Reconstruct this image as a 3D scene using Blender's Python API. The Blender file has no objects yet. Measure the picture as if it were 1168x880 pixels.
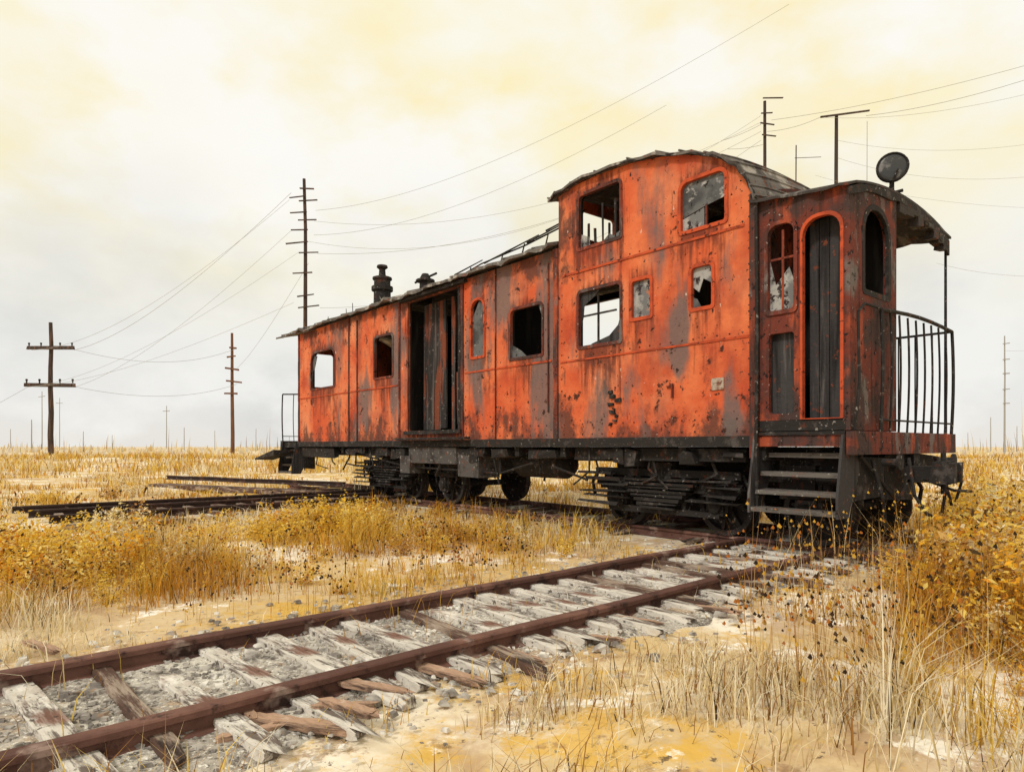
import bpy, math, random
import numpy as np
from mathutils import Vector, Matrix, noise
random.seed(7); rng=np.random.default_rng(11)
scene=bpy.context.scene
COL=scene.collection
# window openings on the caboose side: kind,x0,x1,z0,z1,corner radius
WIN=[('side',-10.37,-9.19,2.28,3.05,.22),('side',-7.53,-6.86,2.29,3.03,.08),('side',-4.55,-4.23,2.36,3.2,.14),('side',-3.64,-2.98,2.25,2.92,.07),
     ('side',-2.33,-1.655,2.26,2.93,.05),('side',-1.50,-1.22,2.48,2.91,.04),('side',-.709,-.449,2.465,2.90,.05),('cup',-2.33,-1.655,3.45,4.10,.06),('cup',-.84,-.30,3.28,3.80,.09)]
# ------------------------------------------------------------------ materials
def layered(name, base, layers=(), rough=0.85, bump=0.0, bscale=20, attr=None, metallic=0.0, wear=False, transl=False):
    m=bpy.data.materials.new(name); m.use_nodes=True
    nt=m.node_tree; nd=nt.nodes; lk=nt.links
    b=nd['Principled BSDF']; b.inputs['Roughness'].default_value=rough; b.inputs['Metallic'].default_value=metallic
    b.inputs['Specular IOR Level'].default_value=0.2
    tc=nd.new('ShaderNodeTexCoord')
    if attr:
        a=nd.new('ShaderNodeAttribute'); a.attribute_name=attr; cur=a.outputs['Color']
    else:
        c=nd.new('ShaderNodeRGB'); c.outputs[0].default_value=(*base,1); cur=c.outputs[0]
    def math_(op,x,y=None,z=None):
        n=nd.new('ShaderNodeMath'); n.operation=op
        for i,v in enumerate((x,y,z)):
            if v is None: continue
            if isinstance(v,(int,float)): n.inputs[i].default_value=v
            else: lk.new(v,n.inputs[i])
        return n.outputs[0]
    def nz(sv,sc,det,ro,loc):
        mp=nd.new('ShaderNodeMapping'); mp.inputs['Scale'].default_value=sv; mp.inputs['Location'].default_value=loc
        lk.new(tc.outputs['Object'],mp.inputs['Vector'])
        n=nd.new('ShaderNodeTexNoise'); n.inputs['Scale'].default_value=sc; n.inputs['Detail'].default_value=det; n.inputs['Roughness'].default_value=ro
        lk.new(mp.outputs[0],n.inputs['Vector']); return n.outputs['Fac']
    def rng_(v,lo,hi,a=0,c=1):
        r=nd.new('ShaderNodeMapRange'); r.inputs['From Min'].default_value=lo; r.inputs['From Max'].default_value=hi
        r.inputs['To Min'].default_value=a; r.inputs['To Max'].default_value=c; lk.new(v,r.inputs['Value']); return r.outputs[0]
    def mixc(f,col):
        nonlocal cur
        mx=nd.new('ShaderNodeMix'); mx.data_type='RGBA'
        lk.new(f,mx.inputs['Factor']); lk.new(cur,mx.inputs['A']); mx.inputs['B'].default_value=(*col,1); cur=mx.outputs['Result']
    def run(Ls,k):
        for i,L in enumerate(Ls):
            f=nz(L[0],L[1],L[2],L[7] if len(L)>7 else .6,((i+k)*3.7+1.3,(i+k)*1.9,(i+k)*5.1))
            mixc(rng_(f,L[3],L[4],0,L[6]),L[5])
    nw=len(layers) if not wear else 4
    run(layers[:nw],0)
    if wear:
        sx=nd.new('ShaderNodeSeparateXYZ'); lk.new(tc.outputs['Object'],sx.inputs[0]); X,Z=sx.outputs['X'],sx.outputs['Z']
        st=nz((13,13,1.0),1.0,6,.6,(3,1,4)); bl=nz((1,1,.6),3.2,8,.7,(9,2,7)); bl2=nz((1.6,1.6,.45),1.5,6,.6,(1,8,3))
        tot=None
        for _,x0,x1,z0,z1,r_ in WIN+[('d',-6.36,-4.8,1.25,3.4,0)]:
            cx=(x0+x1)/2; hw=(x1-x0)/2
            mx_=rng_(math_('ABSOLUTE',math_('SUBTRACT',X,cx)),hw+.16,hw-.05)
            mz=math_('MULTIPLY',rng_(Z,z0-.85,z0-.02),rng_(Z,z1+.25,z1-.0))
            p=math_('MULTIPLY',mx_,mz); tot=p if tot is None else math_('MAXIMUM',tot,p)
        f=math_('MULTIPLY',rng_(math_('ADD',math_('MULTIPLY',tot,.20),math_('ADD',math_('MULTIPLY',st,.6),math_('MULTIPLY',bl,.4))),.575,.69),.85)
        mixc(f,(0.13,0.030,0.018))
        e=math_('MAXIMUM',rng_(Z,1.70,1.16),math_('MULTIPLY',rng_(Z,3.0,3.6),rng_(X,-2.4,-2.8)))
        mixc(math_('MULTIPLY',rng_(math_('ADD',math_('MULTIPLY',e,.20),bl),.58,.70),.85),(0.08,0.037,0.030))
        g=None
        for gx,gw,zc,zw in((-2.95,.55,2.2,1.8),(-3.9,1.1,3.35,.75),(-1.2,.28,3.5,.8),(-1.95,.3,1.6,.6),(-8.9,.5,2.9,.9),(-.25,.3,1.5,.5),(-4.4,.4,2.7,1.3),(-.9,.3,2.2,.5),(-7.9,.5,1.8,.8),(-6.7,.5,2.4,1.2)):
            p=math_('MULTIPLY',rng_(math_('ABSOLUTE',math_('SUBTRACT',X,gx)),gw,gw*.2),rng_(math_('ABSOLUTE',math_('SUBTRACT',Z,zc)),zw,zw*.4))
            g=p if g is None else math_('MAXIMUM',g,p)
        mixc(math_('MULTIPLY',rng_(math_('ADD',math_('MULTIPLY',g,.20),bl2),.575,.70),.85),(0.135,0.112,0.108))
        run(layers[nw:],nw)
    lk.new(cur,b.inputs['Base Color'])
    if bump>0:
        n=nd.new('ShaderNodeTexNoise'); n.inputs['Scale'].default_value=bscale; n.inputs['Detail'].default_value=6
        lk.new(tc.outputs['Object'],n.inputs['Vector'])
        bp=nd.new('ShaderNodeBump'); bp.inputs['Strength'].default_value=bump; bp.inputs['Distance'].default_value=0.02
        lk.new(n.outputs['Fac'],bp.inputs['Height']); lk.new(bp.outputs[0],b.inputs['Normal'])
    if transl:
        t=nd.new('ShaderNodeBsdfTranslucent'); lk.new(cur,t.inputs['Color']); s=nd.new('ShaderNodeMixShader'); s.inputs[0].default_value=.4
        lk.new(b.outputs[0],s.inputs[1]); lk.new(t.outputs[0],s.inputs[2]); lk.new(s.outputs[0],nd['Material Output'].inputs['Surface'])
    return m
I=(1,1,1)
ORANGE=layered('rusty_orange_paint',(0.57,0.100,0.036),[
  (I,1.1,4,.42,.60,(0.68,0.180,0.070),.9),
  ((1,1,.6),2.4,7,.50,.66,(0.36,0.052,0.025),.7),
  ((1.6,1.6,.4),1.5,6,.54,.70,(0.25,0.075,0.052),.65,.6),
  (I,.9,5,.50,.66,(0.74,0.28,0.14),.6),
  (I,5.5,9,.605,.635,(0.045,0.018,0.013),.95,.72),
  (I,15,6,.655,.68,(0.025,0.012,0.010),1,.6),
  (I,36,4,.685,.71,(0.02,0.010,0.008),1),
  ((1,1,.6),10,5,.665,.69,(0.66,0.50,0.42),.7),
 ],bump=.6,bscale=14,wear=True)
PLAINOR=layered('faded_orange_trim',(0.50,0.080,0.028),[(I,4,6,.48,.6,(0.27,0.05,0.025),.8),(I,12,8,.57,.62,(0.04,0.018,0.014),.9,.7)],bump=.4)
REDDARK=layered('dark_red_rust',(0.15,0.036,0.024),[
  (I,2.2,6,.45,.57,(0.050,0.036,0.034),.9),
  ((1.2,1.2,.4),3.4,7,.56,.64,(0.38,0.075,0.032),.8),
  ((14,14,.8),1,5,.54,.68,(0.03,0.018,0.015),.85),
  ((1.2,1.2,.5),3,7,.58,.65,(0.16,0.14,0.135),.8),
  (I,14,8,.58,.62,(0.015,0.01,0.01),1,.7),
  (I,30,5,.66,.69,(0.45,0.4,0.36),.7)],bump=.5)
IRON=layered('black_iron',(0.024,0.021,0.020),[
  (I,5,7,.54,.64,(0.09,0.078,0.074),.8,.7),
  (I,7,7,.58,.64,(0.09,0.032,0.018),.85,.7),
  (I,22,5,.63,.68,(0.36,0.33,0.30),.7)],bump=.4)  # last layer: pale grey flecks paint highlights into the dark iron
WHEELM=layered('worn_highlit_wheel_iron',(0.034,0.029,0.028),[
  (I,6,7,.50,.62,(0.018,0.015,0.015),.9,.7),(I,9,7,.58,.64,(0.12,0.050,0.032),.8,.7),(I,16,5,.61,.67,(0.36,0.33,0.30),.7)],bump=.4)  # rust patches, then pale flecks as painted grey highlights on the wheels
GREYBOX=layered('grey_underframe_plate',(0.085,0.078,0.076),[
  (I,4,7,.50,.62,(0.03,0.026,0.026),.9,.7),(I,9,7,.58,.64,(0.15,0.06,0.038),.8,.7),(I,16,5,.60,.66,(0.36,0.33,0.30),.7)],bump=.4)
INTER=layered('dark_interior',(0.016,0.014,0.014),[((6,6,.7),1.2,6,.52,.66,(0.06,0.052,0.048),.8),(I,14,6,.64,.68,(0.2,0.05,.02),.5)])
ROOFM=layered('grey_tin_roof',(0.14,0.125,0.115),[
  ((1,3,1),1.6,7,.5,.62,(0.05,0.04,0.037),.9),
  ((3,1,1),2.5,7,.54,.62,(0.42,0.38,0.34),.75),
  (I,6,8,.56,.62,(0.20,0.06,0.03),.85,.7),
  (I,20,6,.64,.68,(0.015,0.012,0.012),1)],bump=.6)
DARKROOF=layered('dark_canopy_tin',(0.050,0.042,0.040),[((3,1,1),2.5,7,.55,.64,(0.22,0.20,0.185),.7),(I,6,8,.57,.63,(0.14,0.04,0.022),.85,.7)],bump=.6)
DOORM=layered('weathered_dark_door',(0.050,0.046,0.048),[
  ((9,9,.5),1.6,6,.5,.66,(0.013,0.012,0.012),.9),
  ((5,5,.35),2,7,.57,.68,(0.17,0.155,0.15),.7),
  (I,10,8,.60,.64,(0.20,0.055,0.026),.8,.7)],bump=.5)
STEPM=layered('worn_grey_step_board',(0.13,0.115,0.105),[
  ((2,9,5),2,7,.50,.62,(0.04,0.034,0.032),.9,.7),(I,8,8,.58,.64,(0.20,0.07,0.04),.8,.7),(I,18,6,.60,.66,(0.45,0.42,0.38),.7)],bump=.5)
BLACKDOOR=layered('dark_sliding_door',(0.030,0.026,0.026),[
  ((8,8,.4),1.6,6,.50,.64,(0.12,0.105,0.10),.8),
  ((3,3,.5),2,7,.54,.60,(0.20,0.055,0.028),.85),
  (I,14,8,.60,.65,(0.26,0.24,0.22),.6,.7)],bump=.5)  # near-black base with grey and rust streaks
GLASSM=layered('dirty_glass',(0.12,0.122,0.125),[
  (I,3.5,6,.47,.6,(0.05,0.05,0.053),.9),(I,8,7,.58,.64,(0.50,0.49,0.47),.7,.7),(I,16,6,.62,.65,(0.02,0.015,0.015),1)],rough=.5)
PALEG=layered('pale_clouded_glass',(0.36,0.35,0.34),[
  (I,5,7,.45,.55,(0.13,0.13,0.135),.9),(I,11,8,.55,.59,(0.03,0.02,0.02),1,.7),(I,6,6,.60,.64,(0.5,0.16,0.07),.7)],rough=.5)
RAILM=layered('rusty_rail',(0.105,0.050,0.040),[
  ((1,1,1),2,6,.46,.6,(0.20,0.100,0.078),.8),
  (I,6,8,.54,.62,(0.035,0.020,0.018),.9,.7),
  (I,4,5,.58,.66,(0.40,0.29,0.25),.65)],bump=.4)
RAILDARK=layered('black_old_rail',(0.045,0.028,0.024),[(I,3,7,.52,.62,(0.12,0.06,0.045),.8),(I,8,7,.60,.66,(0.36,0.30,0.25),.7)],bump=.4)
TIEM=layered('bleached_sleeper_wood',(0.60,0.56,0.51),[
  ((1,9,5),2.2,7,.52,.59,(0.10,0.07,0.058),.9,.7),
  ((1,2,1),1.9,6,.56,.64,(0.19,0.085,0.06),.75),
  ((1,3,1),3,6,.56,.66,(0.85,0.82,0.77),.75),
  (I,22,6,.61,.65,(0.05,0.035,0.03),.85)],bump=.6)
TIEDARK=layered('dark_sleeper_wood',(0.10,0.058,0.045),[
  ((1,9,5),2.2,7,.50,.60,(0.40,0.32,0.26),.8,.7),((1,4,3),3,6,.55,.62,(0.03,0.02,0.018),.9)],bump=.6)
PLANKM=layered('broken_plank_wood',(0.42,0.27,0.19),[
  ((1,10,6),2.0,7,.5,.60,(0.07,0.043,0.034),.9,.7),((1,3,1),3,6,.52,.61,(0.74,0.66,0.57),.85)],bump=.6)
POLEM=layered('weathered_pole_wood',(0.055,0.038,0.032),[
  ((6,6,.5),1.2,6,.5,.62,(0.16,0.09,0.06),.8),((3,3,.3),3,6,.58,.66,(0.015,0.012,0.012),.9)])
POLEB=layered('brown_pole_wood',(0.17,0.080,0.045),[((6,6,.5),1.2,6,.5,.62,(0.07,0.035,0.022),.8)])
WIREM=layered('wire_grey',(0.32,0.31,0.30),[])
STONEM=layered('pale_stone',(0.42,0.39,0.36),[(I,7,4,.44,.58,(0.16,0.14,0.13),.9),(I,4,3,.54,.62,(0.74,0.71,0.66),.9),(I,9,3,.60,.66,(0.30,0.19,.12),.7)])
GRASSM=layered('dry_grass_blades',(1,1,1),[],attr='Col',rough=.9,transl=True)
BALM=layered('gravel_bed',(0.40,0.36,0.32),[
  (I,2.1,6,.48,.60,(0.68,0.64,0.57),.9),
  (I,3.2,7,.52,.61,(0.20,0.175,0.16),.8,.7),
  (I,1.6,7,.54,.60,(0.46,0.31,0.18),.6,.7),
  (I,26,5,.54,.62,(0.07,0.06,0.055),.9,.7),
  (I,55,3,.58,.62,(0.90,0.87,0.82),.7)],bump=1.0,bscale=45)
GROUNDM=layered('dry_prairie_ground',(0.64,0.50,0.32),[
  (I,.22,5,.42,.56,(0.60,0.40,0.13),.75),
  (I,.50,6,.49,.59,(0.88,0.82,0.72),.9),
  (I,.9,7,.52,.60,(0.44,0.28,0.17),.7,.7),
  (I,1.4,8,.53,.61,(0.66,0.40,0.07),.85,.75),
  (I,2.2,8,.56,.62,(0.95,0.93,0.88),.95,.75),
  (I,4,8,.57,.63,(0.30,0.18,0.10),.7,.75),
  (I,9,8,.58,.64,(0.70,0.46,0.12),.65,.75),
  (I,16,8,.60,.64,(0.09,0.065,0.05),.85,.75)],bump=.8,bscale=9)
PLATEM=layered('pale_plate',(0.40,0.33,0.27),[(I,14,6,.46,.56,(0.20,0.08,.05),.9)])
SEEDM=layered('lamp_lens',(0.05,0.052,0.055),[(I,9,5,.5,.62,(0.20,0.19,0.19),.9)],rough=.25)

# ------------------------------------------------------------------ mesh builder
class MB:
    def __init__(s): s.v=[]; s.f=[]
    def add(s,vs,fs):
        o=len(s.v); s.v+= [tuple(p) for p in vs]; s.f+=[tuple(i+o for i in f) for f in fs]
    def box(s,x0,x1,y0,y1,z0,z1,M=None,j=0):
        vs=[Vector((x,y,z)) for z in (z0,z1) for y in (y0,y1) for x in (x0,x1)]
        if j: vs=[p+Vector([random.uniform(-j,j) for _ in range(3)]) for p in vs]
        if M is not None: vs=[M@p for p in vs]
        s.add(vs,[(0,2,3,1),(4,5,7,6),(0,1,5,4),(2,6,7,3),(0,4,6,2),(1,3,7,5)])
    def cyl(s,p0,p1,r0,r1=None,n=10,cap=True):
        p0=Vector(p0);p1=Vector(p1); r1=r0 if r1 is None else r1
        d=(p1-p0).normalized(); a=Vector((0,0,1)) if abs(d.z)<.9 else Vector((1,0,0))
        u=d.cross(a).normalized(); w=d.cross(u)
        vs=[]
        for p,r in((p0,r0),(p1,r1)):
            for i in range(n):
                t=2*math.pi*i/n; vs.append(p+u*(r*math.cos(t))+w*(r*math.sin(t)))
        fs=[(i,(i+1)%n,n+(i+1)%n,n+i) for i in range(n)]
        if cap: fs+=[tuple(range(n))[::-1],tuple(range(n,2*n))]
        s.add(vs,fs)
    def tube(s,pts,r,n=6):
        for a,b in zip(pts[:-1],pts[1:]): s.cyl(a,b,r,r,n,True)
    def lathe(s,c,axis,prof,n=28):
        c=Vector(c);d=Vector(axis).normalized(); a=Vector((0,0,1)) if abs(d.z)<.9 else Vector((1,0,0))
        u=d.cross(a).normalized(); w=d.cross(u); vs=[];m=len(prof)
        for h,r in prof:
            for i in range(n):
                t=2*math.pi*i/n; vs.append(c+d*h+u*(r*math.cos(t))+w*(r*math.sin(t)))
        fs=[]
        for k in range(m-1):
            for i in range(n): fs.append((k*n+i,k*n+(i+1)%n,(k+1)*n+(i+1)%n,(k+1)*n+i))
        fs+=[tuple(range(n))[::-1],tuple(range((m-1)*n,m*n))]
        s.add(vs,fs)
    def mesh(s,name,mat):
        me=bpy.data.meshes.new(name); me.from_pydata(s.v,[],s.f); me.update()
        import bmesh
        bm=bmesh.new(); bm.from_mesh(me); bmesh.ops.recalc_face_normals(bm,faces=bm.faces); bm.to_mesh(me); bm.free()
        me.materials.append(mat); return me
    def obj(s,name,mat,parent=None,**k):
        return mk(name,s.mesh(name,mat),parent,**k)
def mk(name,me,parent=None,loc=None,rotz=None,**k):
    o=bpy.data.objects.new(name,me); COL.objects.link(o)
    if parent: o.parent=parent
    if loc: o.location=loc
    if rotz is not None: o.rotation_euler=(0,0,rotz)
    for a,b in k.items(): o[a]=b
    return o
def wallmesh(name,outer,holes,thick,mat,plane,off,bevel=0):
    cu=bpy.data.curves.new(name,'CURVE'); cu.dimensions='2D'; cu.fill_mode='BOTH'; cu.extrude=thick/2
    for poly in [outer]+list(holes):
        sp=cu.splines.new('POLY'); sp.points.add(len(poly)-1)
        for i,p in enumerate(poly): sp.points[i].co=(p[0],p[1],0,1)
        sp.use_cyclic_u=True
    o=bpy.data.objects.new('tmp',cu); COL.objects.link(o)
    dg=bpy.context.evaluated_depsgraph_get(); me=bpy.data.meshes.new_from_object(o.evaluated_get(dg))
    bpy.data.objects.remove(o); bpy.data.curves.remove(cu)
    me.name=name
    if plane=='xz': M=Matrix(((1,0,0,0),(0,0,-1,off),(0,1,0,0),(0,0,0,1)))
    else: M=Matrix(((0,0,1,off),(1,0,0,0),(0,1,0,0),(0,0,0,1)))
    me.transform(M); me.materials.clear(); me.materials.append(mat)
    for p in me.polygons: p.use_smooth=False
    return me
def rrect(x0,x1,z0,z1,rt,rb=.03,n=5):
    pts=[]
    for cx,cz,r,a0 in((x1-rt,z1-rt,rt,0),(x0+rt,z1-rt,rt,90),(x0+rb,z0+rb,rb,180),(x1-rb,z0+rb,rb,270)):
        for i in range(n+1):
            a=math.radians(a0+90*i/n); pts.append((cx+r*math.cos(a),cz+r*math.sin(a)))
    return pts

# ------------------------------------------------------------------ camera, light, world
cam=bpy.data.cameras.new('camera'); co=bpy.data.objects.new('camera',cam); COL.objects.link(co)
co.location=(0,0,1.06); co.rotation_euler=(math.radians(90),0,0)
cam.sensor_width=36; cam.lens=36*760/1168; cam.shift_y=69/1168; cam.clip_end=3000; cam.clip_start=.05
scene.camera=co
ts=Vector((-.55,-.62,.72)).normalized()
sl=bpy.data.lights.new('sun','SUN'); sl.energy=1.9; sl.angle=math.radians(9); sl.color=(1,.95,.86)
so=bpy.data.objects.new('sun',sl); COL.objects.link(so); so.rotation_euler=(-ts).to_track_quat('-Z','Y').to_euler()
w=bpy.data.worlds.new('World'); scene.world=w; w.use_nodes=True
nt=w.node_tree; nd=nt.nodes; lk=nt.links; bg=nd['Background']
tc=nd.new('ShaderNodeTexCoord'); sx=nd.new('ShaderNodeSeparateXYZ'); lk.new(tc.outputs['Generated'],sx.inputs[0])
cr=nd.new('ShaderNodeValToRGB'); el=cr.color_ramp.elements
el[0].position=0.0; el[0].color=(.80,.77,.72,1); el[1].position=.55; el[1].color=(.97,.94,.82,1)
for p,c in((.06,(.80,.79,.76)),(.16,(.86,.85,.80)),(.28,(.92,.90,.81)),(.4,(.96,.93,.82))):
    e=el.new(p); e.color=(*c,1)
lk.new(sx.outputs['Z'],cr.inputs[0]); cur=cr.outputs[0]
def wl(scale,sv,loc,lo,hi,col,zlo,zhi,st=1.0,rough=.55):
    global cur
    mp=nd.new('ShaderNodeMapping'); mp.inputs['Scale'].default_value=sv; mp.inputs['Location'].default_value=loc
    lk.new(tc.outputs['Generated'],mp.inputs[0])
    n=nd.new('ShaderNodeTexNoise'); n.inputs['Scale'].default_value=scale; n.inputs['Detail'].default_value=6; n.inputs['Roughness'].default_value=rough
    lk.new(mp.outputs[0],n.inputs['Vector'])
    r=nd.new('ShaderNodeMapRange'); r.inputs[1].default_value=lo; r.inputs[2].default_value=hi; r.inputs[4].default_value=st; lk.new(n.outputs['Fac'],r.inputs[0])
    z=nd.new('ShaderNodeMapRange'); z.inputs[1].default_value=zlo; z.inputs[2].default_value=zhi; lk.new(sx.outputs['Z'],z.inputs[0])
    m=nd.new('ShaderNodeMath'); m.operation='MULTIPLY'; lk.new(r.outputs[0],m.inputs[0]); lk.new(z.outputs[0],m.inputs[1])
    x=nd.new('ShaderNodeMix'); x.data_type='RGBA'; lk.new(m.outputs[0],x.inputs['Factor']); lk.new(cur,x.inputs['A']); x.inputs['B'].default_value=(*col,1)
    cur=x.outputs['Result']
wl(3.2,(1,1,1.9),(1.2,.3,0),.40,.60,(.97,.87,.54),.14,.34,.9)
wl(2.2,(1,1,1.9),(3.2,6.3,0),.48,.64,(.97,.83,.45),.20,.36,.6)
wl(3.0,(1,1,1.7),(4.2,2.3,1),.48,.60,(.975,.965,.93),.10,.3,.8)
wl(2.6,(1,1,1.6),(7.7,5.3,2),.46,.62,(.66,.66,.645),.40,.08,.85)
wl(5,(1,1,1.6),(2.7,1.3,5),.50,.64,(.94,.93,.89),.30,.02,.7)
sky=nd.new('ShaderNodeTexSky'); sky.sky_type='NISHITA'; sky.sun_disc=False
sky.sun_elevation=math.asin(ts.z); sky.sun_rotation=math.atan2(ts.x,ts.y)
ms=nd.new('ShaderNodeMix'); ms.data_type='RGBA'; ms.blend_type='ADD'; ms.inputs['Factor'].default_value=.003
lk.new(cur,ms.inputs['A']); lk.new(sky.outputs[0],ms.inputs['B']); lk.new(ms.outputs['Result'],bg.inputs['Color'])
bg.inputs['Strength'].default_value=1.0
scene.view_settings.view_transform='Standard'; scene.view_settings.look='None'; scene.view_settings.exposure=0

# ------------------------------------------------------------------ layout
AX,AY=2.292,6.311
XL=Vector((.6367,-.7711)); YL=Vector((.7711,.6367))
CARROT=math.atan2(-.7711,.6367)
def tocar(x,y):
    dx,dy=x-AX,y-AY
    return dx*XL.x+dy*XL.y, dx*YL.x+dy*YL.y
TA=math.radians(42.3); TD=Vector((math.cos(TA),math.sin(TA))); TN=Vector((-TD.y,TD.x))
TC=Vector((-1.87,2.44)); SC=Vector((-6.6,9.2))
def totrk(x,y,C):
    dx,dy=x-C.x,y-C.y
    return dx*TD.x+dy*TD.y, dx*TN.x+dy*TN.y
def sstep(a,b,x):
    t=np.clip((x-a)/(b-a),0,1); return t*t*(3-2*t)
def flatmask(x,y):
    a,b=tocar(x,y); m=1.0
    d=max(max(-13-a,a-1.6,0),max(-.1-b,b-2.6,0)); m=min(m,float(sstep(0,1.2,d)))
    t,n=totrk(x,y,TC); d=max(max(t-9,0),max(abs(n)-.8,0)); m=min(m,float(sstep(0,.8,d)))
    t,n=totrk(x,y,SC); d=max(max(-.5-t,t-5.5,0),max(abs(n)-1.3,0)); m=min(m,float(sstep(0,.8,d)))
    return m
def gh(x,y):
    m=flatmask(x,y)
    R=math.hypot(x,y)
    h=.10*noise.noise((x*.5,y*.5,0))+.035*noise.noise((x*1.9,y*1.9,3))
    h+= .45*noise.noise((x*.06,y*.06,9))*float(sstep(15,60,R))
    return h*m-.004
# ------------------------------------------------------------------ ground
n=240; q=np.linspace(-1,1,n)
gx=np.sinh(q*7.2)/np.sinh(7.2)*1500; gy=gx+3
V=[(float(a),float(b),gh(float(a),float(b))) for b in gy for a in gx]
F=[(j*n+i,j*n+i+1,(j+1)*n+i+1,(j+1)*n+i) for j in range(n-1) for i in range(n-1)]
me=bpy.data.meshes.new('ground'); me.from_pydata(V,[],F); me.materials.append(GROUNDM)
for p in me.polygons: p.use_smooth=True
mk('ground',me,kind='structure')
def bed(name,C,t0,t1,hw,z):
    vs=[];fs=[];k=150;c=16
    for i in range(k+1):
        t=t0+(t1-t0)*i/k
        wL=hw+.28*noise.noise((t*1.1,5,0))+.14*noise.noise((t*4,9,0)); wR=hw+.28*noise.noise((t*1.1,25,0))+.14*noise.noise((t*4,19,0))
        for jx in range(c+1):
            s=-wR+(wL+wR)*jx/c; P=C+TD*t+TN*s
            ed=1-abs(2*jx/c-1); zz=z+ (0 if ed<.01 else .014*(1+noise.noise((t*5,s*5,0))))-(.012 if ed<.01 else 0)
            vs.append((P.x,P.y,zz))
    for i in range(k):
        for jx in range(c):
            a=i*(c+1)+jx; fs.append((a,a+1,a+c+2,a+c+1))
    me=bpy.data.meshes.new(name); me.from_pydata(vs,[],fs); me.materials.append(BALM)
    mk(name,me,kind='structure')
bed('gravel_bed',TC,-3,8.5,.76,.004)

# ------------------------------------------------------------------ tracks
def railprofile(h=.105):
    return [(-.055,0),(.055,0),(.055,.012),(.014,.028),(.014,h-.035),(.037,h-.028),(.037,h-.006),(.030,h),(-.030,h),(-.037,h-.006),(-.037,h-.028),(-.014,h-.035),(-.014,.028),(-.055,.012)]
def railmesh(name,L,ztop=.11,wob=.006,seed=0,step=.35,mat=None):
    pr=railprofile(); k=max(2,int(L/step)); vs=[];fs=[];m=len(pr)
    z0=ztop-.105
    for i in range(k+1):
        x=L*i/k; dy=wob*noise.noise((x*.9,seed,0))*2; dz=wob*noise.noise((x*.8,seed,7))
        for a,b in pr: vs.append((x,a+dy,b+z0+dz))
    for i in range(k):
        for q_ in range(m): fs.append((i*m+q_,i*m+(q_+1)%m,(i+1)*m+(q_+1)%m,(i+1)*m+q_))
    fs+=[tuple(range(m))[::-1],tuple(range(k*m,k*m+m))]
    b=MB(); b.add(vs,fs); return b.mesh(name,mat or RAILM)
def sleepermesh(L,W_,H,seed,mat,rag=.03,wob=.02):
    random.seed(seed); vs=[];fs=[];k=13
    for i in range(k+1):
        x=-L/2+L*i/k; tw=W_/2*(1+.16*noise.noise((x*5,seed,0))); sh=wob*noise.noise((x*3,seed,5))
        e=1 if 0<i<k else .6+.3*random.random()
        for a,b in((-1,0),(1,0),(1,.85),(.92,1),(.3,1.0),(-.3,.98),(-.92,1),(-1,.85)):
            vs.append((x+(random.uniform(-rag,rag) if i in(0,k) else 0),sh+a*tw*e+.004*random.uniform(-1,1),b*H*(1 if e==1 else .85)+.003*random.uniform(-1,1)))
    for i in range(k):
        for q_ in range(8): fs.append((i*8+q_,i*8+(q_+1)%8,(i+1)*8+(q_+1)%8,(i+1)*8+q_))
    fs+=[tuple(range(8))[::-1],tuple(range(k*8,k*8+8))]
    b=MB(); b.add(vs,fs); return b.mesh('sleeper',mat)
slm=[sleepermesh(1.45,.105,.045,i,TIEM,.08,.01) for i in range(6)]+[sleepermesh(1.45,.095,.045,i+9,TIEDARK,.08,.01) for i in range(2)]
def track(label,C,rot,t0,t1,offs,space,zt,sdark=.3,slen=1,z=0,mat=None,sw=1):
    e=mk('railway_track',None,loc=(C[0],C[1],z),rotz=rot,label=label,category='railway track',group='railway tracks')
    for i,o_ in enumerate(offs):
        mk('rail',railmesh('rail',t1-t0+(i*.35),zt,seed=i*5+t0,mat=mat),e,loc=(t0-(i*.1),o_,0))
    t=t0+.2
    while t<t1:
        random.seed(int(t*100)+5)
        sm=slm[6+random.randrange(2)] if random.random()<sdark else slm[random.randrange(6)]
        if random.random()>.04:
            ls=slen*random.choice((1,1.08,.92,1.0,.72,.65)); off=random.uniform(-.13,.10)-.05+(random.choice((-.2,.2)) if ls<.8*slen else 0)
            s=mk('sleeper',sm,e,loc=(t+random.uniform(-.03,.03),(min(offs)+max(offs))/2+off,.003+random.uniform(0,.006)),rotz=math.pi/2+random.uniform(-.09,.09))
            s.scale=(ls,random.uniform(.75,1.2)*sw,1)
        t+=space*random.uniform(.85,1.15)
    return e
track('rusty railway track with bleached broken sleepers in gravel',TC,TA,-2.6,8.3,(-.47,.47),.25,.107,.20)
track('old track under the caboose half buried in weeds',(AX,AY),CARROT,-13,1.25,(.55,1.85),.5,.112,.7,1.2)
track('abandoned siding of black rails on dark sleepers',SC,TA,.05,5.6,(-.95,.1,.95),.36,.109,1,1.65,.07,RAILDARK,1.3)
def boxobj(name,a,b_,wd,z0,z1,mat,label,cat):
    a=Vector(a);b_=Vector(b_);d=b_-a; m=sleepermesh(d.length,wd,z1-z0,int(a.x*10)%50,mat)
    o=mk(name,m,None,loc=((a.x+b_.x)/2,(a.y+b_.y)/2,z0),rotz=math.atan2(d.y,d.x),label=label,category=cat,group='old timbers beside the siding'); return o
TL='long blackened timber lying beside the siding'
boxobj('timber',(-5.6,8.3),(-4.4,9.2),.12,.0,.08,TIEDARK,TL,'timber')
boxobj('timber',(-4.6,12.2),(-3.0,11.6),.14,.02,.13,TIEDARK,TL,'timber')
a=Vector((-9.1,17.6)); b_=Vector((-3.6,14.3)); dd=(b_-a)
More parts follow.
